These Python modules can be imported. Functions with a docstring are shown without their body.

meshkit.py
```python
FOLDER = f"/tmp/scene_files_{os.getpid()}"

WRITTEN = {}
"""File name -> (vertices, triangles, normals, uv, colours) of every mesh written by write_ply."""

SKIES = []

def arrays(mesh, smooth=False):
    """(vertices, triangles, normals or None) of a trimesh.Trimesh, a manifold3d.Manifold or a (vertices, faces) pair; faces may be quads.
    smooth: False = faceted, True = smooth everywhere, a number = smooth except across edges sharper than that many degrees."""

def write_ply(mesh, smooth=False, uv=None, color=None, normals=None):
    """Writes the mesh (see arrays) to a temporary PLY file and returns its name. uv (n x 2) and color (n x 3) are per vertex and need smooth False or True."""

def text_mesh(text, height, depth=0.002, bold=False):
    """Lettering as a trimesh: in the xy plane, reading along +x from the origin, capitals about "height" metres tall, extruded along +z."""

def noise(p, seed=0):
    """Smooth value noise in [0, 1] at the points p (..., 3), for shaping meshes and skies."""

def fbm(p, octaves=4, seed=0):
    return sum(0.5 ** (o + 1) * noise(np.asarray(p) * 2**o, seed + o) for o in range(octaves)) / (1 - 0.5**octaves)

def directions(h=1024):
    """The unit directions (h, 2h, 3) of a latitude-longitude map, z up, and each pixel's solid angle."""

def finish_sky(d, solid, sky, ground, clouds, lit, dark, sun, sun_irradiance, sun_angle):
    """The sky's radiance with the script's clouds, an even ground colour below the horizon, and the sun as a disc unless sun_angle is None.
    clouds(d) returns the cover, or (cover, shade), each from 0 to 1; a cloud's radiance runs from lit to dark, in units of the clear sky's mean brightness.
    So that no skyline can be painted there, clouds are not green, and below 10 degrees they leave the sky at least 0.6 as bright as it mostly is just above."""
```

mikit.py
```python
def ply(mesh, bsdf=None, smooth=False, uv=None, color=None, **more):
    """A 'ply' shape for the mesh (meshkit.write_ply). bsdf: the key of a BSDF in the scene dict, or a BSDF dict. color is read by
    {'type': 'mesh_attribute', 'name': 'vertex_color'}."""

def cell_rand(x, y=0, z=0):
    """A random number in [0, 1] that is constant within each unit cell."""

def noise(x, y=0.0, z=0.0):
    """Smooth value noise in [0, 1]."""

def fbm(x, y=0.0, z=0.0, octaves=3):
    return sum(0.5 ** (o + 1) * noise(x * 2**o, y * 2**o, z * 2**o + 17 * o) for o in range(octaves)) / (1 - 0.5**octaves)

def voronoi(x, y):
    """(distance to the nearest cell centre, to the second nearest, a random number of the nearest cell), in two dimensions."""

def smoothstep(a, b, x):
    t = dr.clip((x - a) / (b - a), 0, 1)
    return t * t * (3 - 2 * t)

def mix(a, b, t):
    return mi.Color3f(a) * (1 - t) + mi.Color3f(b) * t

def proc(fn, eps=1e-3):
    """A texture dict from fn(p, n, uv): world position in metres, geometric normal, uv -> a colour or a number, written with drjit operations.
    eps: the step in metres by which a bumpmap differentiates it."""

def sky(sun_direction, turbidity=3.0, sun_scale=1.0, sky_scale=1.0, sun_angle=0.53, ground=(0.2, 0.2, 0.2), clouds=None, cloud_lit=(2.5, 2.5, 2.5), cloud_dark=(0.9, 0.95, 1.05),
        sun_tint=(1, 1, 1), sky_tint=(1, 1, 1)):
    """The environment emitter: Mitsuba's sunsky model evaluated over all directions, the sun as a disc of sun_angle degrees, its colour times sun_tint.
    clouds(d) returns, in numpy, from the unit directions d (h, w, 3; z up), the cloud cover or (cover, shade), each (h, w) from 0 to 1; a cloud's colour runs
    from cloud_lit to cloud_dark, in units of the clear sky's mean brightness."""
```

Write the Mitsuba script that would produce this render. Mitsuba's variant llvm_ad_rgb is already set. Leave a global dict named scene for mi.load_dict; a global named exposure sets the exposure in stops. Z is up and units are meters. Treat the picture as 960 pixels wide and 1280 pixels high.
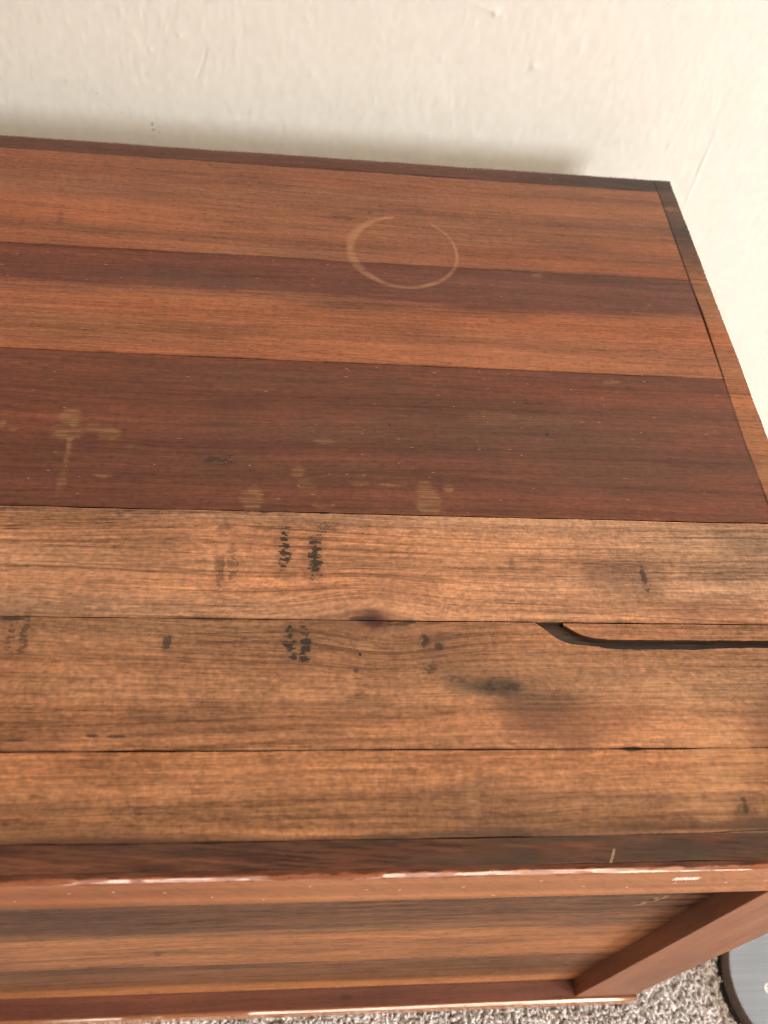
import math, numpy as np, trimesh, drjit as dr, mitsuba as mi, mikit, meshkit
from mikit import noise, fbm, smoothstep, mix, cell_rand, proc
from scipy.interpolate import PchipInterpolator
from shapely.geometry import Polygon

# ---------------------------------------------------------------- camera, light, exposure
ZT = 0.489                       # height of the chest's top above the carpet, metres
WALL_Y = 0.660                   # face of the wall (the chest's back edge is at 0.60)
EYE = np.array([-0.34616, -0.11185, 0.46179 + ZT])
FWD = np.array([0.1151995, 0.5806186, -0.8059846])
UP = np.array([-0.0245807, 0.8128043, 0.5820180])
T = mi.ScalarTransform4f
scene, labels = {}, {}
scene['camera'] = {'type': 'thinlens', 'fov': math.degrees(2 * math.atan(480 / 1133.24)), 'fov_axis': 'x',
                   'aperture_radius': 0.0021, 'focus_distance': 0.585, 'near_clip': 0.02, 'far_clip': 50.0,
                   'to_world': T().look_at(origin=EYE.tolist(), target=(EYE + FWD).tolist(), up=UP.tolist())}
exposure = 0.09


def window(key, centre, target, w, h, radiance):
    """A window pane or an added lamp, an emitting rectangle that faces the target."""
    scene[key] = {'type': 'rectangle', 'to_world': T().look_at(origin=list(centre), target=list(target), up=[0, 0, 1]) @ T().scale([w / 2, h / 2, 1]),
                  'bsdf': {'type': 'diffuse', 'reflectance': {'type': 'rgb', 'value': [.1, .1, .1]}},
                  'emitter': {'type': 'area', 'radiance': {'type': 'rgb', 'value': list(radiance)}}}
    labels[key] = {'kind': 'structure'}


window('window', (1.95, -1.25, 1.04), (-0.2, 0.4, ZT), 0.60, 0.80, (39.0, 40.6, 41.4))        # bright window to the front right
window('window_001', (0.90, -1.70, 2.75), (-0.2, 0.3, ZT), 0.80, 0.60, (31.5, 25.0, 18.2))       # added unseen fill lamp, high up, warms the top and the wall shadow
window('window_002', (0.05, -1.90, 2.15), (-0.2, 0.3, ZT), 2.10, 0.12, (30.0, 26.0, 21.5))       # added emitter strip ahead of the chest, shaped for glints on the worn edges
scene['room_light'] = {'type': 'constant', 'radiance': {'type': 'rgb', 'value': [0.080, 0.060, 0.042]}}

rng = np.random.default_rng(7)

# ---------------------------------------------------------------- procedural materials


def C(*v):
    return mi.Color3f(*v)


def pick(y, edges, values):
    """values[i] where y lies between edges[i] (its upper bound) and the one before; edges descend in index towards the back."""
    out = values[-1] if isinstance(values[-1], mi.Color3f) else (C(*values[-1]) if isinstance(values[-1], tuple) else mi.Float(values[-1]))
    for e, v in reversed(list(zip(edges, values[:-1]))):
        v = C(*v) if isinstance(v, tuple) else mi.Float(v)
        out = dr.select(y < e, v, out)
    return out


# seams of the top, from the front edge to the back edge (y in metres)
S6, S5, S4, S3, S2, S1B, S1, SB, DEPTH = 0.0188, 0.0651, 0.1432, 0.2192, 0.3515, 0.4152, 0.4623, 0.5825, 0.600
EDGES = (S6, S5, S4, S3, S2, S1, SB)
BASE = ((.120, .046, .028), (.315, .142, .068), (.338, .152, .075), (.412, .210, .118), (.146, .047, .026), (.300, .105, .048), (.262, .092, .044), (.105, .039, .024))
WORN = (.35, .8, .85, 1.0, .05, .3, .2, .1)      # how far the varnish is worn off each board

# marks on the top in metres: x, y, half width, half depth, strength(, kind)
RUBBED = [(-0.3425, 0.1933, 0.0039, 0.0186, 1), (-0.3237, 0.1873, 0.0043, 0.0173, 1), (-0.3379, 0.1284, 0.0045, 0.0116, 1), (-0.3297, 0.1284, 0.0041, 0.0121, 1), (-0.3798, 0.176, 0.0033, 0.0134, 0.55), (-0.3732, 0.1828, 0.0033, 0.0147, 0.5), (-0.3782, 0.2058, 0.0043, 0.0059, 0.4), (-0.3157, 0.2076, 0.0064, 0.0036, 0.55), (-0.4065, 0.1282, 0.0031, 0.0055, 0.8), (-0.4907, 0.1299, 0.0038, 0.0139, 0.7), (-0.4837, 0.131, 0.003, 0.012, 0.6), (-0.4916, 0.1418, 0.0068, 0.0015, 0.9), (-0.26, 0.128, 0.0028, 0.0057, 0.85), (-0.2531, 0.1271, 0.0033, 0.0046, 0.85), (-0.2581, 0.1114, 0.0037, 0.0055, 0.65), (-0.2746, 0.1414, 0.0141, 0.0021, 0.8), (-0.1191, 0.1754, 0.0021, 0.0102, 0.8), (-0.2023, 0.1836, 0.002, 0.0047, 0.45), (-0.0945, 0.0318, 0.0018, 0.0053, 0.8), (-0.0979, 0.0327, 0.0027, 0.0027, 0.5), (-0.383, 0.2589, 0.0101, 0.0046, 0.8), (-0.3592, 0.2184, 0.0118, 0.0016, 1), (-0.3181, 0.2191, 0.0045, 0.0011, 0.9), (-0.22, 0.1022, 0.0157, 0.0044, 0.75), (-0.2426, 0.1056, 0.0064, 0.003, 0.5), (-0.5202, 0.496, 0.003, 0.0119, 0.35), (-0.5238, 0.5274, 0.0037, 0.0063, 0.3), (-0.3004, 0.5179, 0.0093, 0.0042, 0.45), (-0.277, 0.5255, 0.0027, 0.0032, 0.6), (-0.3011, 0.1112, 0.0013, 0.0015, 0.7), (-0.2986, 0.1211, 0.0009, 0.001, 1), (-0.1632, 0.2904, 0.0014, 0.0018, 1), (-0.2728, 0.294, 0.0011, 0.0014, 0.9), (-0.4767, 0.071, 0.0055, 0.0009, 0.7), (-0.4393, 0.0734, 0.0032, 0.0011, 0.8), (-0.4272, 0.0729, 0.0057, 0.0009, 0.7), (-0.2994, 0.0954, 0.0097, 0.0024, 0.35), (-0.2511, 0.0865, 0.0071, 0.0014, 0.35), (-0.1506, 0.0649, 0.0064, 0.0014, 0.9), (-0.1772, 0.1501, 0.0069, 0.0022, 0.3), (-0.3824, 0.1422, 0.0108, 0.001, 0.5), (-0.2955, 0.1443, 0.0093, 0.0013, 0.8), (-0.0762, 0.2537, 0.0023, 0.0021, 0.3)]
SOFT = [(-0.22, 0.1018, 0.024, 0.0064, 0.75, 0), (-0.2043, 0.0921, 0.0266, 0.0106, 0.52, 0), (-0.1932, 0.0808, 0.0364, 0.0123, 0.45, 1), (-0.2578, 0.1154, 0.0322, 0.015, 0.25, 0), (-0.2848, 0.1227, 0.0183, 0.0131, 0.45, 1), (-0.2983, 0.1302, 0.0367, 0.0174, 0.5, 1), (-0.2886, 0.1412, 0.0093, 0.0068, 0.95, 2), (-0.2472, 0.1307, 0.0282, 0.0135, 0.35, 1), (-0.2352, 0.1106, 0.0555, 0.009, 0.3, 0), (-0.3645, 0.2033, 0.0241, 0.0106, 0.3, 1), (-0.4387, 0.187, 0.0275, 0.0147, 0.3, 1), (-0.2629, 0.1738, 0.0245, 0.0148, 0.3, 1), (-0.0958, 0.154, 0.0309, 0.0081, 0.35, 1), (-0.2386, 0.0378, 0.0466, 0.0092, 0.3, 0), (-0.3849, 0.0821, 0.0459, 0.0072, 0.35, 0), (-0.3127, 0.0911, 0.0393, 0.0065, 0.3, 0), (-0.1319, 0.1763, 0.0364, 0.0132, 0.28, 0), (-0.1235, 0.0107, 0.0389, 0.007, 0.75, 0), (-0.242, 0.0074, 0.0407, 0.005, 0.65, 0), (-0.2034, 0.0169, 0.0462, 0.002, 0.6, 0), (-0.361, 0.0149, 0.066, 0.0023, 0.35, 0), (-0.3139, 0.0164, 0.0239, 0.0015, 0.7, 0), (-0.0696, 0.0791, 0.0288, 0.02, 0.5, 1), (-0.0371, 0.2025, 0.0222, 0.0184, 0.4, 0), (-0.0758, 0.0513, 0.0139, 0.0094, 0.3, 1), (-0.4731, 0.2032, 0.0414, 0.0175, 0.18, 1), (-0.4702, 0.1286, 0.0296, 0.0248, 0.2, 1), (-0.4094, 0.1218, 0.0519, 0.0108, 0.15, 1), (-0.4092, 0.4311, 0.0353, 0.0072, 0.3, 0), (-0.4212, 0.4346, 0.0235, 0.009, 0.3, 0), (-0.3074, 0.4078, 0.0361, 0.0088, 0.22, 0), (-0.188, 0.2914, 0.1479, 0.0191, 0.22, 0), (-0.1047, 0.2527, 0.0907, 0.0141, 0.2, 0), (-0.4503, 0.08, 0.0484, 0.0089, 0.3, 0), (-0.0719, 0.4634, 0.0967, 0.002, 0.5, 0), (-0.13, 0.0365, 0.0534, 0.0035, 0.3, 0), (-0.4553, 0.0365, 0.0343, 0.0024, 0.25, 0), (-0.2571, 0.0202, 0.0452, 0.0028, 0.5, 0), (-0.0925, 0.0191, 0.0177, 0.0052, 0.6, 0), (-0.3827, 0.2723, 0.0874, 0.0061, 0.25, 2), (-0.4603, 0.2461, 0.0581, 0.0064, 0.2, 2), (-0.2806, 0.3315, 0.1478, 0.0093, 0.18, 0)]
PALE = [(-0.4801, 0.2681, 0.0029, 0.0253, 0.75), (-0.4835, 0.2779, 0.0094, 0.0061, 0.8), (-0.4835, 0.2909, 0.0055, 0.0063, 0.7), (-0.4661, 0.2821, 0.0045, 0.0034, 0.7), (-0.4565, 0.2778, 0.005, 0.0041, 0.75), (-0.516, 0.2798, 0.0034, 0.0034, 0.7), (-0.4568, 0.2456, 0.0053, 0.0025, 0.7), (-0.4408, 0.2684, 0.0025, 0.002, 0.6), (-0.3616, 0.2282, 0.006, 0.01, 0.75), (-0.3306, 0.24, 0.0071, 0.0051, 0.6), (-0.3348, 0.2509, 0.0036, 0.0033, 0.5), (-0.3176, 0.2778, 0.0048, 0.0021, 0.6), (-0.2529, 0.2434, 0.0053, 0.0066, 0.6), (-0.2502, 0.2306, 0.0057, 0.0103, 0.7), (-0.2739, 0.2427, 0.0073, 0.0013, 0.7), (-0.2947, 0.2432, 0.0052, 0.0016, 0.6), (-0.318, 0.2246, 0.0065, 0.0019, 0.5), (-0.2367, 0.2413, 0.0032, 0.0026, 0.6), (-0.1073, 0.3436, 0.0062, 0.0017, 0.6), (-0.1809, 0.302, 0.0265, 0.0053, 0.3), (-0.5237, 0.2842, 0.0029, 0.0034, 0.7), (-0.3844, 0.1742, 0.0042, 0.005, 0.4), (-0.2961, 0.1277, 0.005, 0.0041, 0.35), (-0.4543, 0.0444, 0.0031, 0.0041, 0.45), (-0.4685, 0.0426, 0.0038, 0.0032, 0.3), (-0.0993, 0.0582, 0.0204, 0.0197, 0.4), (-0.1153, 0.0961, 0.0173, 0.0152, 0.3), (-0.1167, 0.0363, 0.0179, 0.0106, 0.35), (-0.2424, 0.042, 0.0026, 0.011, 0.5), (-0.2478, 0.0523, 0.0026, 0.0035, 0.6), (-0.1311, 0.0323, 0.0062, 0.0052, 0.35), (-0.1875, 0.4986, 0.0068, 0.0031, 0.4), (-0.1449, 0.4584, 0.004, 0.004, 0.5), (-0.284, 0.4777, 0.0026, 0.003, 0.5), (-0.1825, 0.496, 0.0027, 0.0042, 0.5), (-0.4001, 0.0438, 0.0063, 0.0122, 0.2), (-0.4164, 0.032, 0.0031, 0.0032, 0.4), (-0.1578, 0.1477, 0.0598, 0.0011, 0.3), (-0.0637, 0.1957, 0.0327, 0.009, 0.25), (-0.2422, 0.1857, 0.05, 0.0176, 0.2), (-0.4591, 0.17, 0.0714, 0.0136, 0.15), (-0.166, 0.2179, 0.1283, 0.0051, 0.2), (-0.0099, 0.557, 0.0053, 0.0036, 0.7)]

# inner edge of the strip across the right end
STRIP_Y = [0, .24, .29, .35, .383, .427, .465, .51, .574, .6]
STRIP_X = [-.0186, -.0186, -.0194, -.0180, -.0168, -.0158, -.0165, -.0160, -.0156, -.0156]
# the cup ring
RX, RY, RR = -0.2518, 0.4786, 0.0428


def grain(x, y, seed=0.0):
    """(fine streaks, bands, blotches, pores), each about 0..1, for grain that runs along x."""
    wob = (noise(x * 5 + seed * 7.3, y * 14) - .5) * .010 + (noise(x * 22 + seed, y * 60) - .5) * .0016
    kx, ky = x + .2886, y - .1405
    knot = dr.exp(-(kx * kx / .0014 + ky * ky / .0005))
    yw = y + wob - ky * .75 * knot + kx * .10 * knot
    fine = .40 * noise(x * 32 + seed * 3.1, yw * 1050) + .30 * noise(x * 10 + seed, yw * 520) + .30 * noise(x * 190, yw * 1350, 4.0)
    band = fbm(x * 2.6 + seed * 5.7, yw * 95, 0, 2)
    blot = fbm(x * 16 + seed, y * 34, 3.0, 3)
    pore = smoothstep(.70, .90, noise(x * 190 + seed * 2, yw * 1700))
    return fine, band, blot, pore


def scratches(x, y):
    """Fine crossing sanding and knife scratches, 0..1."""
    out = mi.Float(0)
    for a, k, s in ((1.15, 900, 1), (-.95, 1000, 2), (.35, 800, 3)):
        u, v = x * math.cos(a) + y * math.sin(a), -x * math.sin(a) + y * math.cos(a)
        v = v + 5.0 * u * u * (0.7 if s % 2 else -0.6)
        area = smoothstep(.56, .80, noise(x * 22 + 31 * s, y * 30, s))
        out = dr.maximum(out, area * smoothstep(.62, .92, noise(u * 110 + 9 * s, v * k, s)))
    return out


def ellipse(x, y, m, jit):
    dx, dy = (x - m[0]) / m[2], (y - m[1]) / m[3]
    return dr.sqrt(dx * dx + dy * dy) + jit


def top_color(p, n, uv):
    x, y = p.x, p.y
    seed = pick(y, EDGES, tuple(float(i) for i in range(8)))
    worn = pick(y, EDGES, WORN)
    edge = mi.Float(-.0186)
    for y0, x0, y1, x1 in zip(STRIP_Y[1:-1], STRIP_X[1:-1], STRIP_Y[2:], STRIP_X[2:]):
        edge = dr.select(y > y0, x0 + (x1 - x0) * (y - y0) / (y1 - y0), edge)
    side = dr.select(x > edge - .0001, 1.0, 0.0)          # end strip
    fine, band, blot, pore = grain(x, y, seed)
    c = pick(y, EDGES, BASE)
    # the board under the ring: dark heartwood at its back, fading into lighter wood
    heart = smoothstep(S1B - .006, S1B + .004, y + (noise(x * 7, y * 40, 21.0) - .5) * .016 + (noise(x * 30, y * 700, 22.0) - .5) * .006)
    c = dr.select((y > S2) & (y < S1), mix(c, C(.128, .040, .026), heart * .92), c)
    # end strip: brown with a dark back corner; front strip darker to the right
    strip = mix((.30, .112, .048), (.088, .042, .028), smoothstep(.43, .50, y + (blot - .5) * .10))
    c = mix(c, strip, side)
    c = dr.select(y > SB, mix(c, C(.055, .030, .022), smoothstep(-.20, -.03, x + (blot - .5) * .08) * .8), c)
    light = dr.select(worn > .5, 1.0, 0.0)
    amp = .62 + .30 * light
    c = c * (1.0 + amp * ((fine - .5) * 1.30 + (band - .5) * .90 + (blot - .5) * .60))
    # redder and greyer drifts within a board
    drift = fbm(x * 3.1 + seed * 11, y * 30, 5.0, 2)
    c = c * mi.Color3f(1 + (drift - .5) * .40, 1 + (drift - .5) * .02, 1 - (drift - .5) * .25)
    # dark growth lines on the lighter boards
    kx, ky = x + .2886, y - .1405
    knot = dr.exp(-(kx * kx / .0022 + ky * ky / .0007))
    yl = y - ky * .75 * knot + kx * .12 * knot + (noise(x * 4 + seed * 3, y * 9) - .5) * .022 + (x + .3) * .018 * (seed - 2)
    lines = smoothstep(.72, .93, noise(x * 3.2 + seed * 4, yl * 560)) * smoothstep(.35, .6, noise(x * 7, y * 40, seed))
    c = mix(c, c * C(.45, .38, .36), lines * (.25 + .38 * light))
    c = mix(c, c * C(.42, .36, .36), pore * (.40 - .12 * light))
    grit = noise((x * .8 + y * .6) * 560, (y * .8 - x * .6) * 700, 7.0) * .5 + noise((x * .9 - y * .44) * 330, (y * .9 + x * .44) * 520, 8.0) * .5
    c = c * (1 + (grit - .5) * (.30 + .34 * light))
    scr = scratches(x, y)
    c = mix(c, c * C(.50, .45, .42), scr * .20 * light)
    c = mix(c, dr.minimum(c * 1.55 + .02, 1.0), scr * .14 * (1 - light))
    # tiny pale nicks, mostly on the dark boards
    i, j = dr.floor(x / .011), dr.floor(y / .007)
    fx, fy = x - (i + .2 + .6 * cell_rand(i, j, 1)) * .011, y - (j + .2 + .6 * cell_rand(i, j, 2)) * .007
    tilt = (cell_rand(i, j, 5) - .5) * 1.6
    d2 = dr.square((fx + tilt * fy) / (.0005 + .0017 * dr.square(cell_rand(i, j, 3)))) + dr.square(fy / .00038)
    nick = dr.select(cell_rand(i, j, 4) < .05 + .09 * smoothstep(.45, .7, noise(x * 12, y * 16, 30.0)), smoothstep(1.4, .5, d2), 0.0)
    c = mix(c, C(.46, .27, .16), nick * (.55 - .25 * light))
    # the dark front strip bleeds into the board behind it; the strip itself is mottled, with slanting grain
    near = smoothstep(.036, .0188, y) * smoothstep(.22, .70, noise(x * 9, y * 120, 12.0)) * dr.select(y > .0188, 1.0, 0.0)
    c = mix(c, C(.085, .040, .024), near * .88)
    slant = smoothstep(.22, .78, noise(x * 45, (y + x * .10) * 900, 13.0) * .6 + noise(x * 150, y * 1300, 15.0) * .4)
    strip0 = mix((.036, .018, .014), (.190, .076, .042), slant * .6 + .4 * smoothstep(.25, .75, noise(x * 24, y * 200, 14.0)))
    c = dr.select(y < .0188, mix(c, strip0, .75), c)
    # stains
    e1 = noise(x * 210, y * 330) * .6 + noise(x * 750, y * 950, 3.0) * .4
    e2 = noise(x * 60, y * 75, 9.0)
    streak = noise(x * 60, y * 1100, 2.0)
    rung = (.5 + .5 * dr.sin(y * 1330 + 2.2 * noise(x * 60, y * 60, 4.0) + 40 * noise(x * 25, 7.0))) * .30 + noise(x * 420, y * 900, 6.0) * .50 + noise(x * 150, y * 260, 1.0) * .2
    patchy = .70 + .60 * smoothstep(.3, .7, noise(x * 140, y * 260, 11.0))
    pale = mi.Float(0)
    for m in PALE:
        a = smoothstep(1.45, .45, ellipse(x, y, m, (e2 - .5) * 1.3 + (e1 - .5) * .8)) * m[4] * patchy
        pale = dr.maximum(pale, a)
    pale_to = dr.select(light > .5, C(.62, .34, .17), C(.285, .150, .070))
    c = mix(c, pale_to * (.85 + .3 * fine), pale * (.25 + .6 * smoothstep(.25, .7, streak)))
    for col, kind in (((.070, .045, .032), 0), ((.165, .070, .040), 1), ((.075, .020, .022), 2)):
        s = mi.Float(0)
        for m in SOFT:
            if m[5] == kind:
                s = dr.maximum(s, smoothstep(1.5, .1, ellipse(x, y, m, (e2 - .5) * .7 + (noise(x * 34, y * 48, 16.0) - .5) * 1.5)) * m[4])
        c = mix(c, C(*col) * (.6 + .8 * fine), dr.minimum(s * (.55 + .9 * band), 1.0))
    rub = mi.Float(0)
    ragged = noise(x * 420, y * 900, 6.0) * .45 + noise(x * 150, y * 380, 1.0) * .55
    for q, m in enumerate(RUBBED):
        small = m[2] < .0016 or m[3] < .0016
        broken = .30 if small else 1.0
        d = ellipse(x, y, m, (e2 - .5) * .6 * broken + (e1 - .5) * 1.1 * broken)
        a = smoothstep(1.2, .65, d) * m[4]
        if not small:
            a = a * smoothstep(.33 if q in (2, 3) else .38, .66, (rung if q < 2 else ragged) + (1 - d) * .22)
        rub = dr.maximum(rub, dr.maximum(a, smoothstep(2.3, .4, d) * m[4] * (.06 if small else .30) * (.4 + fine)))
    c = mix(c, C(.034, .025, .019), rub * .95)
    # cup ring, thick at the left, open at the back
    dx, dy = x - RX, (y - RY) * .98
    r, ang = dr.sqrt(dx * dx + dy * dy), dr.atan2(dy, dx)
    width = .0015 + .0030 * dr.exp(-dr.square((dr.abs(ang) - 2.75) / .55)) + .0006 * dr.exp(-dr.square((ang + 1.2) / .9))
    gap = smoothstep(.10, .45, dr.abs(ang - 1.30)) * dr.select((ang > .95) & (ang < 1.7), 0.0, 1.0)
    body = smoothstep(1.3, .3, dr.abs(r - RR + (e2 - .5) * .0016) / width)
    c = mix(c, C(.560, .300, .160), body * gap * (.16 + .44 * streak) * (.6 + .7 * e2) * dr.select(y < S1, .72, .95))
    # pale knock near the front edge
    tk = dr.clip(((x + .1765) * .0050 + (y - .0010) * .0105) / (.0050 ** 2 + .0105 ** 2), 0, 1)
    knock = dr.sqrt(dr.square(x + .1765 - tk * .0050) + dr.square(y - .0010 - tk * .0105))
    c = mix(c, C(.62, .40, .30), smoothstep(.0009, .0003, knock) * (.9 - .5 * tk) * smoothstep(.25, .6, e1))
    # the seams have taken up dirt
    dirt = mi.Float(0)
    for e, w, s in ((S6, .0008, .35), (S5, .0008, .7), (S4, .0005, .4), (S3, .0006, .35), (S2, .0006, .45), (S1, .0006, .4), (SB, .0009, .6)):
        dirt = dr.maximum(dirt, s * smoothstep(w * 2.2, 0.0, dr.abs(y - e) + (e1 - .35) * w * 1.6) * smoothstep(.25, .55, noise(x * 30, e * 100)))
    dirt = dr.maximum(dirt, .45 * smoothstep(.0016, .0002, dr.abs(x - edge) + (e1 - .4) * .001) * smoothstep(.2, .22, y))
    c = mix(c, C(.030, .018, .014), dirt)
    # the walls of seams and of the split are black with old dirt
    deep = smoothstep(ZT - .0007, ZT - .0015, p.z) * dr.select((x < -.022) & (y < .59), 1.0, 0.0)
    c = mix(c, C(.020, .013, .010), deep * .9)
    return dr.clip(c, .008, .85)


def top_bump(p, n, uv):
    x, y = p.x, p.y
    worn = pick(y, EDGES, WORN)
    h = noise(x * 26, y * 950) * .00007 + noise(x * 140, y * 1300) * .00006 + (noise(x * 18, y * 40) - .5) * .00055 + (noise(x * 7, y * 90) - .5) * .00035
    return h - scratches(x, y) * .00010 * worn - noise((x * .8 + y * .6) * 420, (y * .8 - x * .6) * 520, 3.0) * .00012 * worn


def top_rough(p, n, uv):
    worn = pick(p.y, EDGES, WORN)
    return dr.clip(.30 + .22 * worn + .14 * (noise(p.x * 30, p.y * 60, 1.0) - .5) + .10 * (noise(p.x * 60, p.y * 900) - .5), .15, .9)


def material(key, color, bump=None, rough=.45, spec=.5, eps=3e-4, **more):
    b = {'type': 'principled', 'base_color': proc(color) if callable(color) else {'type': 'rgb', 'value': list(color)},
         'roughness': proc(rough) if callable(rough) else rough, 'specular': spec, **more}
    if bump is not None:
        b = {'type': 'bumpmap', 'arbitrary': proc(bump, eps), 'scale': 1.0, 'bsdf': b}
    scene[key] = {'type': 'twosided', 'bsdf': b}


material('top_wood', top_color, top_bump, top_rough, .28)


# boards and rails below the top: colour by board and height, grain along x
P1, P2 = ZT - .2120, ZT - .3205


def front_color(p, n, uv):
    x, z = p.x, p.z
    fine, band, blot, pore = grain(x, z * .26, 3.0)
    zz = z + (noise(x * 5, z * 12) - .5) * .010
    up = mix((.180, .074, .034), (.115, .043, .019), smoothstep(-.25, -.5, x))  # wood tone, with light falling off to the left put into its colour
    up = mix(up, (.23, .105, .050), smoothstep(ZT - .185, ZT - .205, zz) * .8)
    mid = mix((.33, .132, .052), (.27, .105, .044), noise(x * 3, z * 30))
    low = mix((.170, .070, .031), (.34, .140, .055), smoothstep(ZT - .405, ZT - .432, zz))
    c = dr.select(z > P1, up, dr.select(z > P2, mid, low))
    c = c * (1 + 1.1 * (fine - .5) + 1.0 * (band - .5) + .3 * (blot - .5))
    c = mix(c, c * .5, pore * .35)
    knot = smoothstep(1.2, .5, dr.sqrt(dr.square((x + .4252) / .0035) + dr.square((z - ZT + .267) / .011)))
    tail = smoothstep(1.2, .3, dr.sqrt(dr.square((x + .402) / .022) + dr.square((z - ZT + .268) / .005)))
    c = mix(c, C(.10, .042, .026), dr.maximum(knot * .7, tail * .5))
    scuff = smoothstep(1.3, .6, dr.sqrt(dr.square((x + .1000 - (z - ZT + .14) * .45) / .005) + dr.square((z - ZT + .14) / .013)))
    c = mix(c, C(.45, .27, .15), scuff * .45 * smoothstep(.3, .6, noise(x * 300, z * 120)))
    return dr.clip(c, .01, .85)


def rail_color(p, n, uv):
    x, y = p.x, p.y + p.z * .7
    fine, band, blot, pore = grain(x, y, 5.0)
    c = mix((.125, .048, .035), (.180, .066, .042), blot)
    c = mix(c, (.42, .18, .085), smoothstep(.0045, .001, p.y + .0024) * .8)
    c = c * (1 + .5 * (fine - .5) + .7 * (band - .5))
    knot = smoothstep(1.3, .5, dr.sqrt(dr.square((x + .275) / .006) + dr.square((p.y - .0085) / .0028)))
    return dr.clip(mix(c, C(.05, .025, .02), dr.maximum(pore * .3, knot * .7)), .01, .85)


def post_color(p, n, uv):
    z, x = p.z, p.x + p.y * .8
    fine, band, blot, pore = grain(z, x, 8.0)
    c = mix((.30, .122, .060), (.205, .078, .040), blot) * (1 + .40 * (fine - .5) + .5 * (band - .5))
    c = mix(c, c * .55, pore * .3)
    return dr.clip(c, .01, .85)


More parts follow.
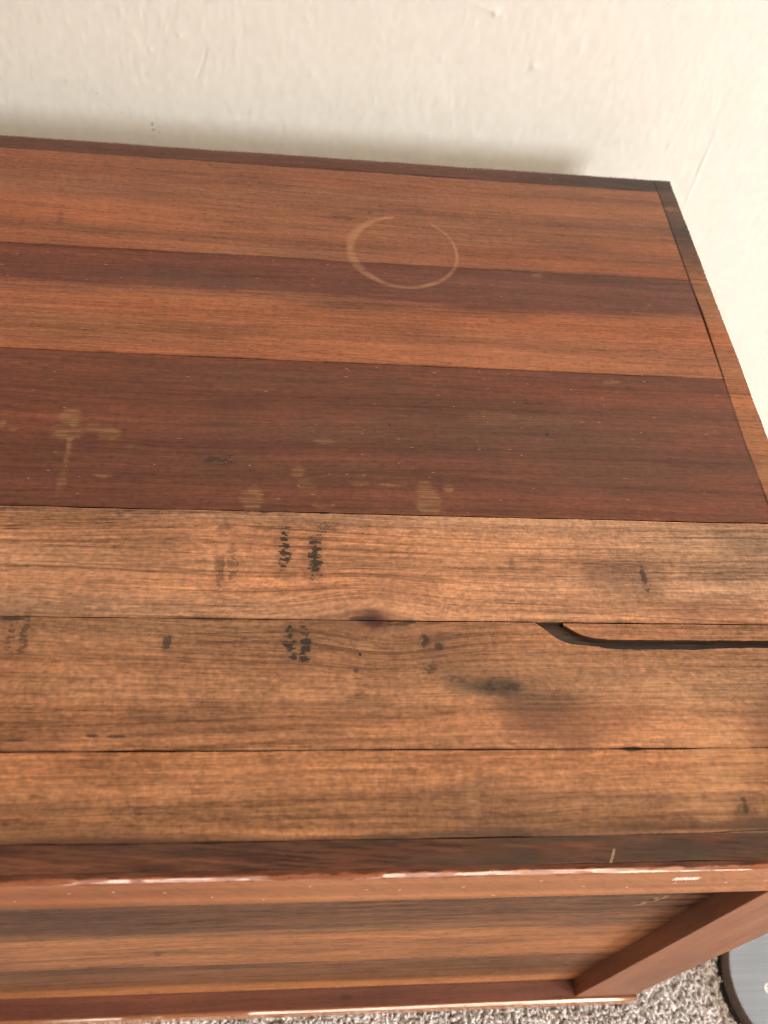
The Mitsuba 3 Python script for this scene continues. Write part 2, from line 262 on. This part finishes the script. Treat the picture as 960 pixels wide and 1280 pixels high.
def edging_color(p, n, uv):
    x, z = p.x, p.z
    fine, band, blot, pore = grain(x, z, 11.0)
    c = mix((.27, .080, .020), (.33, .122, .042), smoothstep(-.48, -.30, x + (blot - .5) * .12))
    c = c * (1 + .45 * (fine - .5) + .8 * (band - .5))
    ripple = noise(x * 420 + z * 300, z * 160, 2.0)
    c = mix(c, c * .72, smoothstep(.55, .8, ripple) * .45)
    # worn, splintered arris, red-brown where the varnish is gone
    a = noise(x * 70, p.y * 900, 1.0)
    worn = smoothstep(ZT - .0038, ZT - .0018, z + (a - .5) * .003)
    c = mix(c, mix((.22, .065, .036), (.38, .15, .085), a), worn * .7)
    c = mix(c, mix((.065, .028, .018), (.15, .055, .032), a), smoothstep(.0021, .0031, p.y + (noise(x * 200, 4.0) - .5) * .0012))
    chip = smoothstep(.74, .84, noise(x * 330, p.y * 900 + z * 700, 6.0)) * worn
    c = mix(c, C(.12, .040, .026), chip * .5)
    i = dr.floor(x / .024)
    fx = x - (i + .3 + .4 * cell_rand(i, 3)) * .024
    fz = z - ZT + .010 + .032 * cell_rand(i, 4)
    dot = smoothstep(1.3, .6, dr.sqrt(fx * fx + fz * fz) / .0009)
    c = mix(c, C(.75, .55, .42), dot * .6)
    dash = smoothstep(1.1, .7, dr.maximum(dr.abs(x + .1300) / .0075, dr.abs(z - ZT + .0145 - x * .0) / .0030))
    c = mix(c, C(.82, .70, .62), dash * .9)
    return dr.clip(c, .01, .88)


def rail_bump(p, n, uv):
    return noise(p.x * 60, p.y * 900, p.z * 900) * .00006 * smoothstep(.0012, .0030, p.y) + smoothstep(.0012, .0030, p.y) * (noise(p.x * 25, p.y * 80, p.z * 80) - .5) * .0004


def post_bump(p, n, uv):
    return noise(p.x * 900, p.y * 900, p.z * 60) * .00006 + (noise(p.x * 80, p.y * 80, p.z * 25) - .5) * .0004


def edging_bump(p, n, uv):
    return noise(p.x * 50, p.y * 700, p.z * 700) * .00003 + noise(p.x * 300, p.y * 300, p.z * 300) * .00003 + (noise(p.x * 30, p.y * 100, p.z * 100) - .5) * .0003


def edging_rough(p, n, uv):
    up = smoothstep(ZT - .0040, ZT - .0028, p.z)
    return .42 - up * (.29 - .16 * smoothstep(.55, .75, noise(p.x * 120, p.y * 500, 1.0)))


def rail_rough(p, n, uv):
    return .34 - .19 * smoothstep(.0030, .0010, p.y)


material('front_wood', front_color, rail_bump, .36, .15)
material('rail_wood', rail_color, rail_bump, rail_rough, .9)
material('post_wood', post_color, post_bump, .38, .3)
material('edging_wood', edging_color, edging_bump, edging_rough, .62)
material('dark_wood', (.045, .026, .018), None, .6, .4)


def split_color(p, n, uv):
    g = noise(p.x * 30, p.y * 1500) * .6 + noise(p.x * 90, p.y * 400) * .4
    c = mix((.026, .020, .019), (.075, .060, .055), g)
    return mix(c, mix((.035, .020, .015), (.085, .048, .032), g), smoothstep(-.152, -.170, p.x))


material('split_wood', split_color, lambda p, n, uv: noise(p.x * 40, p.y * 1200) * .0003, .5, .5)


def wall_height(x, z):
    """Rolled paint: how far the wall stands out at x and at z above the chest's top, in metres."""
    x, z = x - .0012, z + .0043
    N = lambda a, b_, s=0: meshkit.noise(np.stack([a, b_, a * 0], -1), s)
    xx = x + (N(x * 30, z * 30, 1) - .5) * .006
    h = N(xx * 300, z * 130, 2) * .00026 + N(xx * 520, z * 300, 3) * .00016 + N(xx * 150, z * 80, 4) * .00022 + (N(x * 25, z * 25, 5) - .5) * .0005
    for a, b_, r, k in ((-.1783, .1095, .0024, .0013), (-.327, .0435, .0032, .0009), (-.1354, .0679, .0025, .0011), (-.4399, .0690, .0018, .0008), (-.2114, .0672, .0015, .0004),
                        (-.3350, .0922, .0017, .0006), (-.4646, .0542, .0016, .0006), (.0131, .0015, .0018, .0005), (.2, .1, .002, .0006), (-.7, .12, .002, .0006)):
        h = h + k * np.exp(-(((x - a) / r) ** 2 + ((z - b_) / (r * 1.2)) ** 2))
    h = h - .0008 * np.exp(-(((x + .3267) / .0017) ** 2 + ((z - .0427) / .0019) ** 2))
    for a, b_, c_, d, k in ((-.4182, .0581, -.4222, .0450, -.0006), (-.4222, .0450, -.4277, .0331, -.0005), (-.3930, -.0010, -.3837, .0028, -.0006), (-.1928, .1146, -.1783, .1095, .0005)):
        ux, uz = c_ - a, d - b_
        t = np.clip(((x - a) * ux + (z - b_) * uz) / (ux * ux + uz * uz), 0, 1)
        h = h + k * np.exp(-((x - a - t * ux) ** 2 + (z - b_ - t * uz) ** 2) / .0011 ** 2)
    bow = x - .0526 + .0006 * np.sin(z * 30)
    ss = np.clip((.030 - z) / .04, 0, 1)
    h = h + .0007 * np.exp(-(bow / .0013) ** 2) * ss
    return h


def wall_color(p, n, uv):
    x, z = p.x - .0012, p.z - ZT + .0043
    c = mix((.775, .752, .690), (.750, .726, .660), fbm(x * 14, z * 14, 0, 3))
    t = dr.clip(((x + .5318) * .0471 - (z - .0210) * .0279) / (.0471 ** 2 + .0279 ** 2), -.1, 1.4)
    off = dr.sqrt(dr.square(x + .5318 - t * .0471) + dr.square(z - .0210 + t * .0279))
    s = smoothstep(.0060, .0008, off) * smoothstep(.62, .78, noise(x * 500, z * 420)) * smoothstep(.4, .6, noise(x * 90, z * 140, 5.0))
    c = c * (1 + .05 * (noise(x * 260, z * 150, 9.0) - .5))
    return mix(c, C(.36, .30, .22), s * .75)


material('wall_paint', wall_color, None, .55, .3)


def carpet_color(p, n, uv):
    g = fbm(p.x * 120, p.y * 120, 0, 3)
    return mix((.42, .39, .37), (.58, .54, .515), g)


material('carpet_base', carpet_color, None, .95, .1)
scene['yarn'] = {'type': 'twosided', 'bsdf': {'type': 'principled', 'base_color': {'type': 'mesh_attribute', 'name': 'vertex_color'}, 'roughness': .85, 'specular': .2, 'sheen': .4}}


def steel_bump(p, n, uv):
    return noise(p.x * 22, p.y * 2600, 1.0) * .00005 + noise(p.x * 90, p.y * 1300, 3.0) * .00003


def steel_color(p, n, uv):
    return mix((.31, .345, .395), (.44, .49, .555), noise(p.x * 18, p.y * 1800) * .6 + noise(p.x * 20, p.y * 30) * .4)


material('brushed_steel', steel_color, steel_bump, .40, .5, metallic=.5)
material('brown_rim', lambda p, n, uv: mix((.075, .052, .040), (.11, .078, .058), noise(p.x * 200, p.y * 200, p.z * 600)), None, .38, .5)
material('black_rubber', (.012, .011, .011), None, .6, .4)
material('white_print', (.80, .80, .80), None, .5, .4)

# ---------------------------------------------------------------- meshes


def put(key, mesh, bsdf, label=None, category=None, group=None, kind=None, smooth=False, **more):
    scene[key] = mikit.ply(mesh, bsdf, smooth=smooth, **more)
    info = {k: v for k, v in (('label', label), ('category', category), ('group', group), ('kind', kind)) if v}
    if info:
        labels[key] = info


def loft(xs, sections):
    """A closed solid from sections (n, m, 2) of (y, z) at the stations xs, capped at both ends."""
    sec = np.asarray(sections, float)
    n, m = sec.shape[:2]
    v = np.concatenate([np.repeat(np.asarray(xs)[:, None], m, 1)[..., None], sec], -1).reshape(-1, 3)
    i, j = np.meshgrid(np.arange(n - 1), np.arange(m), indexing='ij')
    a, b, c, d = i * m + j, i * m + (j + 1) % m, (i + 1) * m + (j + 1) % m, (i + 1) * m + j
    f = np.concatenate([np.stack([a, b, c], -1).reshape(-1, 3), np.stack([a, c, d], -1).reshape(-1, 3)])
    k = np.arange(1, m - 1)
    caps = np.concatenate([np.stack([0 * k, k + 1, k], -1), (n - 1) * m + np.stack([0 * k, k, k + 1], -1)])
    mesh = trimesh.Trimesh(v, np.concatenate([f, caps]), process=False)
    trimesh.repair.fix_normals(mesh)
    return mesh


def board(xs, y0, y1, z0, z1, cham=.0007, seed=0, wob=.00025, nick=.0):
    """A board along x with eased, slightly wandering long edges; y0 and y1 may be functions of x."""
    xs = np.asarray(xs, float)
    r = np.random.default_rng(seed)
    w = lambda k: wob * (meshkit.noise(np.stack([xs * 22, xs * 0 + k, xs * 0], -1), seed) * 2 - 1) + wob * .6 * (meshkit.noise(np.stack([xs * 90, xs * 0 + k, xs * 0], -1), seed + 5) * 2 - 1)
    f0 = (y0(xs) if callable(y0) else xs * 0 + y0) + w(1)
    f1 = (y1(xs) if callable(y1) else xs * 0 + y1) + w(2)
    zz = z1 + (meshkit.noise(np.stack([xs * 6, xs * 0, xs * 0 + seed], -1), 3) - .5) * .0003
    c0 = cham * (.7 + .9 * meshkit.noise(np.stack([xs * 60, xs * 0 + 3, xs * 0], -1), seed + 9) ** 2)
    c1 = cham * (.7 + .9 * meshkit.noise(np.stack([xs * 60, xs * 0 + 4, xs * 0], -1), seed + 9) ** 2)
    rows = [(f0, xs * 0 + z0), (f0, zz - c0), (f0 + .35 * c0, zz - .3 * c0), (f0 + c0, zz), (f1 - c1, zz), (f1 - .35 * c1, zz - .3 * c1), (f1, zz - c1), (f1, xs * 0 + z0)]
    return loft(xs, np.stack([np.stack(q, -1) for q in rows], 1))


XL = -1.10
INNER = -0.0188                                   # where boards meet the end strip
TH = .0472                                        # thickness of the top
xs_long = np.arange(XL, INNER + 1e-6, .006)
xs_long = np.append(xs_long[:-1], INNER)
Z1 = ZT
Z0 = ZT - .012
g = .00022

# -- the wall and the carpet
wx = np.concatenate([[-2.6, -1.8, -1.2], np.arange(-.86, .5001, .0014), [.9, 1.4, 1.8]])
wz = np.concatenate([[-.02, .1], np.arange(ZT - .19, ZT + .2201, .0015), [.9, 1.4, 2.0, 2.6]])
gx, gz = np.meshgrid(wx, wz, indexing='ij')
wall_v = np.stack([gx, WALL_Y - wall_height(gx, gz - ZT), gz], -1).reshape(-1, 3)
ii, jj = np.meshgrid(np.arange(len(wx) - 1), np.arange(len(wz) - 1), indexing='ij')
q = ii * len(wz) + jj
wall_f = np.stack([q, q + len(wz), q + len(wz) + 1, q + 1], -1).reshape(-1, 4)
put('wall', (wall_v, wall_f), 'wall_paint', kind='structure', smooth=True)
base = trimesh.creation.box((4.4, 4.2, .02))
base.apply_translation((-.4, WALL_Y - 2.1, -.010 - .0030))
put('carpet', base, 'carpet_base', kind='structure')


def pile():
    """Soft twisted yarn, strand over strand, on the strip of carpet near the chest's front."""
    step, per = .0062, 4
    P = np.array([(-.82 + i * step, -.22 + j * step) for i in range(int(1.20 / step)) for j in range(int(.32 / step))])
    P = np.repeat(P, per, 0)
    n = len(P)
    P = P + rng.uniform(-.0042, .0042, (n, 2))
    sides, rings = 4, 6
    t = np.linspace(0, 1, rings)
    a = rng.uniform(0, 2 * np.pi, n)
    turn = rng.uniform(-2.2, 2.2, n)
    length = rng.uniform(.006, .012, n)
    z0, lift = rng.uniform(-.004, .0005, n), rng.uniform(.001, .0042, n)
    ang = a[:, None] + turn[:, None] * t
    cx = P[:, 0, None] + np.cumsum(np.cos(ang), 1) * length[:, None] / rings
    cy = P[:, 1, None] + np.cumsum(np.sin(ang), 1) * length[:, None] / rings
    cz = z0[:, None] + lift[:, None] * np.sin(t * np.pi)[None]
    rad = rng.uniform(.0010, .0017, n)[:, None] * np.array([.3, .85, 1.1, 1.1, .9, .3])
    k = np.arange(sides) * 2 * np.pi / sides
    off = np.cos(k)[None, None] * rad[..., None]
    V = np.stack([cx[..., None] - np.sin(ang)[..., None] * off, cy[..., None] + np.cos(ang)[..., None] * off, cz[..., None] + np.sin(k)[None, None] * rad[..., None]], -1).reshape(n, rings * sides, 3)
    i, j = np.meshgrid(np.arange(rings - 1), np.arange(sides), indexing='ij')
    q = np.stack([i * sides + j, i * sides + (j + 1) % sides, (i + 1) * sides + (j + 1) % sides, (i + 1) * sides + j], -1).reshape(-1, 4)
    F = np.vstack([q[:, [0, 1, 2]], q[:, [0, 2, 3]]])
    faces = (F[None] + (np.arange(n) * rings * sides)[:, None, None]).reshape(-1, 3)
    patch = meshkit.fbm(np.stack([P[:, 0] * 85, P[:, 1] * 85, P[:, 0] * 0], -1), 3, 4)
    tone = np.clip(.70 + .06 * (rng.random(n) - .5) + .36 * (patch - .5), .45, .92)
    col = tone[:, None] * np.array([1.0, .965, .955]) + rng.uniform(-.012, .012, (n, 3))
    return trimesh.Trimesh(V.reshape(-1, 3), faces, process=False), np.repeat(np.clip(col, .02, .9), rings * sides, 0)


pm, pc = pile()
put('carpet__pile', pm, 'yarn', kind='stuff', smooth=True, color=pc)

# -- the chest
CH = 'wooden_chest'
labels[CH] = {'label': 'worn reddish brown wooden chest with plank top on grey carpet against the cream wall', 'category': 'chest'}
core = trimesh.creation.box((-XL - .004, DEPTH - .008, TH - .0135))
core.apply_translation((XL / 2, DEPTH / 2 + .001, (ZT - .0132 + ZT - TH) / 2))
put(CH + '__top', core, 'dark_wood', 'plank top of the chest, boards of uneven brown, with a cup ring, rub marks and a long split')


def top_part(name, mesh, label=None, smooth=35, mat='top_wood'):
    put(f'{CH}__top__{name}', mesh, mat, label, smooth=smooth)


# the split in the third board: its upper and lower outlines (x, y)
UPX, UPY = np.array([-.194, -.1795, -.1755, -.1695, -.1630, -.1560, -.1445, -.0506, .0]), np.array([.1430, .1428, .1410, .1368, .1342, .1330, .1323, .1325, .1326])
LOX, LOY = np.array([-.194, -.1876, -.1803, -.1725, -.1615, -.1488, -.1228, -.0522, .0]), np.array([.1430, .1376, .1313, .1288, .1278, .1259, .1255, .1272, .1274])
SX = np.linspace(-.194, 0, 500)
LOY, UPY = PchipInterpolator(LOX, LOY)(SX), PchipInterpolator(UPX, UPY)(SX)
LOX = UPX = SX
rag = lambda x, k: .00018 * (meshkit.noise(np.stack([x * 260, x * 0 + k, x * 0], -1), 2) * 2 - 1)


def fit_end(mesh):
    """The right ends of the boards follow the inner edge of the end strip."""
    v = mesh.vertices.copy()
    on = v[:, 0] > INNER - 1e-6
    v[on, 0] = np.interp(v[on, 1], STRIP_Y, STRIP_X) - .00025
    return trimesh.Trimesh(v, mesh.faces, process=False)


def split_low(x):
    return np.where(x < -.194, S4 - g, np.interp(x, LOX, LOY) + rag(x, 1))


xs_fine = np.unique(np.concatenate([np.arange(XL, -.20, .006), np.arange(-.20, INNER, .0015), [-.194, INNER]]))
xs_fine = xs_fine[xs_fine <= INNER + 1e-9]
x6 = lambda x: S6 + np.interp(x, [-.2, -.12, -.05], [0, .0003, .0022])
plain = [
    ('front_strip', xs_long, .0052, lambda x: x6(x) - .00008, 'narrow dark red-brown strip along the front edge of the top'),
    ('plank', xs_long, lambda x: x6(x) + .00008, S5 - g, 'orange-brown board next to the front strip'),
    ('plank_001', xs_fine, S5 + .0003, split_low, 'scuffed brown board with black rub marks and a long dark split'),
    ('plank_002', xs_long, S4 + g, S3 - .0003, 'palest tan board of the top, with black rubbed dashes'),
    ('plank_003', xs_long, S3 + .0003, S2 - g, 'widest and darkest purple-brown board with pale splashes'),
    ('plank_004', xs_long, S2 + g, S1 - g, 'two-toned board, orange in front and dark red behind, crossed by the cup ring'),
    ('plank_005', xs_long, S1 + g, SB - .0003, 'reddish board that carries most of the cup ring'),
    ('back_strip', xs_long, SB + .0003, DEPTH, 'narrow dark strip along the back edge of the top'),
]
for k, (nm, xs, a, b, lab) in enumerate(plain):
    dz = (.0, .00005, .00025, .0, -.00025, .0001, .0, -.0003)[k]
    top_part(nm, fit_end(board(xs, a, b, Z0, Z1 + dz, cham=.0006 if k else .0004, seed=20 + k, wob=.0003 if nm != 'back_strip' else .0004)), lab)
xsl = np.unique(np.concatenate([np.arange(-.1765, INNER, .0015), [INNER]]))
top_part('sliver', board(xsl, lambda x: np.interp(x, UPX, UPY) + rag(x, 5), S4 - .0005, Z0, Z1 - .0001, cham=.00022, seed=41, wob=.0001), 'thin pinkish splinter of wood above the split')
# the floor of the split, twisted at its left end
xq = np.unique(np.concatenate([np.arange(-.1935, INNER, .0015), [INNER]]))
lo, hi = np.interp(xq, LOX, LOY) - .001, np.interp(xq, UPX, UPY) + .001
tw = .5 * np.exp(-((xq + .166) / .008) ** 2)
sec = np.stack([np.stack([lo, xq * 0 + Z0], -1), np.stack([lo, Z1 - .0042 + .0010 * tw], -1), np.stack([(lo + hi) / 2, Z1 - .0038 + .0014 * tw], -1), np.stack([hi, Z1 - .0046 - .0010 * tw], -1), np.stack([hi, xq * 0 + Z0], -1)], 1)
top_part('split_floor', loft(xq, sec), 'dark grey bare wood at the bottom of the split', 40, 'split_wood')

# end strip at the right, running front to back
ys = np.arange(.0052, DEPTH + 1e-6, .006)
inner = np.interp(ys, STRIP_Y, STRIP_X)
es = board(ys, lambda v: -(v * 0 + .0), lambda v: -np.interp(v, ys, inner), Z0, Z1 + .0002, cham=.0009, seed=61, wob=.0003)
v = es.vertices.copy()
es = trimesh.Trimesh(np.stack([-v[:, 1], v[:, 0], v[:, 2]], -1), es.faces, process=False)
trimesh.repair.fix_normals(es)
top_part('end_strip', es, 'brown strip across the right end of the top, black at the back corner')

# front edging with a rounded, worn arris
xe = np.append(np.arange(XL, -.0015, .0015), 0.0)
nz = lambda f, s: meshkit.noise(np.stack([xe * f, xe * 0 + s, xe * 0], -1), 8)
# the arris is a worn facet about 4 mm wide, leaning 41 degrees where it is polished and a little more or less elsewhere
on = np.interp(xe, [-1.1, -.445, -.437, -.352, -.340, -.300, -.290, -.185, -.170, -.10, 0], [.9, .9, 0, 0, .9, .9, 0, 0, .55, .9, .9])
lean = np.radians(31.4 - 17 * on + .8 * (nz(26, 1) - .5) + .4 * (nz(140, 2) - .5))
wid = .0027 + .0008 * (nz(16, 3) - .5) + .0006 * (nz(120, 4) - .5)
yb = .00025 * (nz(30, 3) - .5)
top_z = xe * 0 + ZT - .0002
fy, fz = wid * np.cos(lean), wid * np.sin(lean)
rows = [(xe * 0 + .0050, xe * 0 + ZT - TH + .001), (xe * 0 + .0010, xe * 0 + ZT - TH), (xe * 0 + .0, xe * 0 + ZT - TH + .0010), (yb * .4, xe * 0 + ZT - .030),
        (yb, top_z - fz - .0010), (yb + .00012, top_z - fz - .0003), (yb + .0004, top_z - fz)]
for q in (.25, .5, .75):
    rows.append((yb + .0004 + fy * q, top_z - fz * (1 - q) + .00002 * (nz(330, 5 + 10 * q) - .5)))
rows += [(yb + .0004 + fy, top_z), (xe * 0 + .0050, top_z)]
put(f'{CH}__top__front_edging', loft(xe, np.stack([np.stack(q, -1) for q in rows], 1)), 'edging_wood', 'orange-brown front edge of the top with a worn glossy corner', smooth=22)

# recessed front panel of three boards
PB, PF, RF, XI, XO = .0165, .0022, -.0024, -.0628, -.0040
ZB = ZT - .4557
backing = trimesh.creation.box((-XL - .012, .012, ZT - TH - ZB - .004))
backing.apply_translation((XL / 2, PB + .010 + .006, (ZT - TH + ZB) / 2))
put(f'{CH}__front_panel', backing, 'dark_wood', 'recessed front panel of three horizontal boards')


def upright(x0, x1, y0, y1, z0, z1, c=.0015):
    """A box with its four vertical edges eased."""
    m = np.array([[x0 + c, y0], [x1 - c, y0], [x1 - .3 * c, y0 + .3 * c], [x1, y0 + c], [x1, y1 - c], [x1 - c, y1], [x0 + c, y1], [x0, y1 - c], [x0, y0 + c], [x0 + .3 * c, y0 + .3 * c]])
    q = trimesh.creation.extrude_polygon(Polygon(m), z1 - z0, engine='earcut')
    q.apply_translation((0, 0, z0))
    return q


def level(x0, x1, y0, y1, z0, z1, c=.0010, step=.012, seed=0):
    """A box along x with its front and back long edges eased and slightly uneven."""
    xs = np.append(np.arange(x0, x1 - step * .5, step), x1)
    cc = c * (.7 + .6 * meshkit.noise(np.stack([xs * 40, xs * 0, xs * 0 + seed], -1), 4))
    o = xs * 0
    rows = [(o + y0 + c, o + z0), (o + y0, o + z0 + c), (o + y0, z1 - cc), (y0 + .3 * cc, z1 - .3 * cc), (y0 + cc, o + z1), (o + y1 - c, o + z1), (o + y1, o + z1 - c), (o + y1, o + z0)]
    return loft(xs, np.stack([np.stack(q, -1) for q in rows], 1))


ZP0 = ZB + .0035                                   # open gap between panel and rail
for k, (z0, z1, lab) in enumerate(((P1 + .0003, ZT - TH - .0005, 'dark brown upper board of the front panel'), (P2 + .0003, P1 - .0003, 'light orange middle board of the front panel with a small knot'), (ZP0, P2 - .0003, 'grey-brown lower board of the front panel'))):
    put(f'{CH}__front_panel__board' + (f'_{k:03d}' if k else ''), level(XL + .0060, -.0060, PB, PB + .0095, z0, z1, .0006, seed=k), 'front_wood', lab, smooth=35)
put(f'{CH}__post', upright(XI, XO, PF, PF + .050, ZB + .0003, ZT - TH - .0005), 'post_wood', 'right front corner post', smooth=35)
scene[f'{CH}__post_001'] = mikit.ply(upright(XL + .004, XL + .0628, PF, PF + .050, ZB + .0003, ZT - TH - .0005), 'post_wood', smooth=35)
# bottom rail with a worn, shiny front arris
xr = np.append(np.arange(XL + .004, XO - .001, .003), XO)
nr = lambda f, s: meshkit.noise(np.stack([xr * f, xr * 0 + s, xr * 0], -1), 15)
onr = np.interp(xr, [-1.1, -.56, -.53, -.47, -.46, -.44, -.42, -.37, -.36, -.34, -.1, -.05, 0], [.2, .5, 0, 0, .8, 0, .8, .8, 0, 0, 0, .3, .8])
lr = np.radians(24.4 - 14 * onr + 1.0 * (nr(30, 1) - .5) + .6 * (nr(150, 2) - .5))
wr = .0034 + .0010 * (nr(20, 3) - .5)
ry, rz = wr * np.cos(lr), wr * np.sin(lr)
rows = [(xr * 0 + .10, xr * 0 + .004), (xr * 0 + RF + .001, xr * 0 + .004), (xr * 0 + RF, xr * 0 + .006), (xr * 0 + RF, ZB - rz - .0008), (xr * 0 + RF + .0003, ZB - rz),
        (RF + .0003 + ry * .5, ZB - rz * .5 + .00001 * (nr(330, 5) - .5)), (RF + .0003 + ry, xr * 0 + ZB), (xr * 0 + .10, xr * 0 + ZB)]
put(f'{CH}__bottom_rail', loft(xr, np.stack([np.stack(q, -1) for q in rows], 1)), 'rail_wood', 'dark red-brown bottom rail with a shiny front corner', smooth=22)
side = lambda x0, x1: upright(x0, x1, PF + .051, DEPTH - .004, .004, ZT - TH - .0005)
put(f'{CH}__side_panel', side(XO - .018, XO - .001), 'post_wood', smooth=35)
put(f'{CH}__side_panel_001', side(XL + .005, XL + .022), 'post_wood', smooth=35)

# -- the round metal object on the carpet
DX, DY, DZ = .1727, .0132, .0005
DK = 'metal_disc'
labels[DK] = {'label': 'round brushed grey metal object with brown rim on the carpet beside the chest', 'category': 'metal object'}


def lathe(profile, n=160):
    q = trimesh.creation.revolve(np.array(profile, float), sections=n)
    q.apply_translation((DX, DY, DZ))
    trimesh.repair.fix_normals(q)
    return q


put(DK + '__base', lathe([(0, 0), (.0785, 0), (.0792, .0010), (.0792, .0022), (.0782, .0030), (0, .0030)]), 'black_rubber', smooth=35)
put(DK + '__rim', lathe([(.070, .0031), (.0755, .0031), (.0762, .0040), (.0764, .0060), (.0758, .0165), (.0750, .0180), (.0743, .0184), (.0736, .0180), (.0733, .0172), (.070, .0172)]), 'brown_rim', 'dark brown rim of the metal object', smooth=35)
put(DK + '__plate', lathe([(0, .0150), (.0731, .0150), (.0731, .0172), (.0726, .0178), (.0700, .0180), (0, .0180)]), 'brushed_steel', 'brushed grey metal face', smooth=35)
txt = meshkit.text_mesh('e', .0105, .0003, bold=True)
b0 = txt.bounds
txt.apply_translation((-b0[0][0], -(b0[0][1] + b0[1][1]) / 2, 0))
txt.apply_transform(trimesh.transformations.rotation_matrix(math.radians(-8), (0, 0, 1)))
txt.apply_translation((.1300, .0055, DZ + .0181))
put(DK + '__lettering', txt, 'white_print', 'white lettering on the metal face')
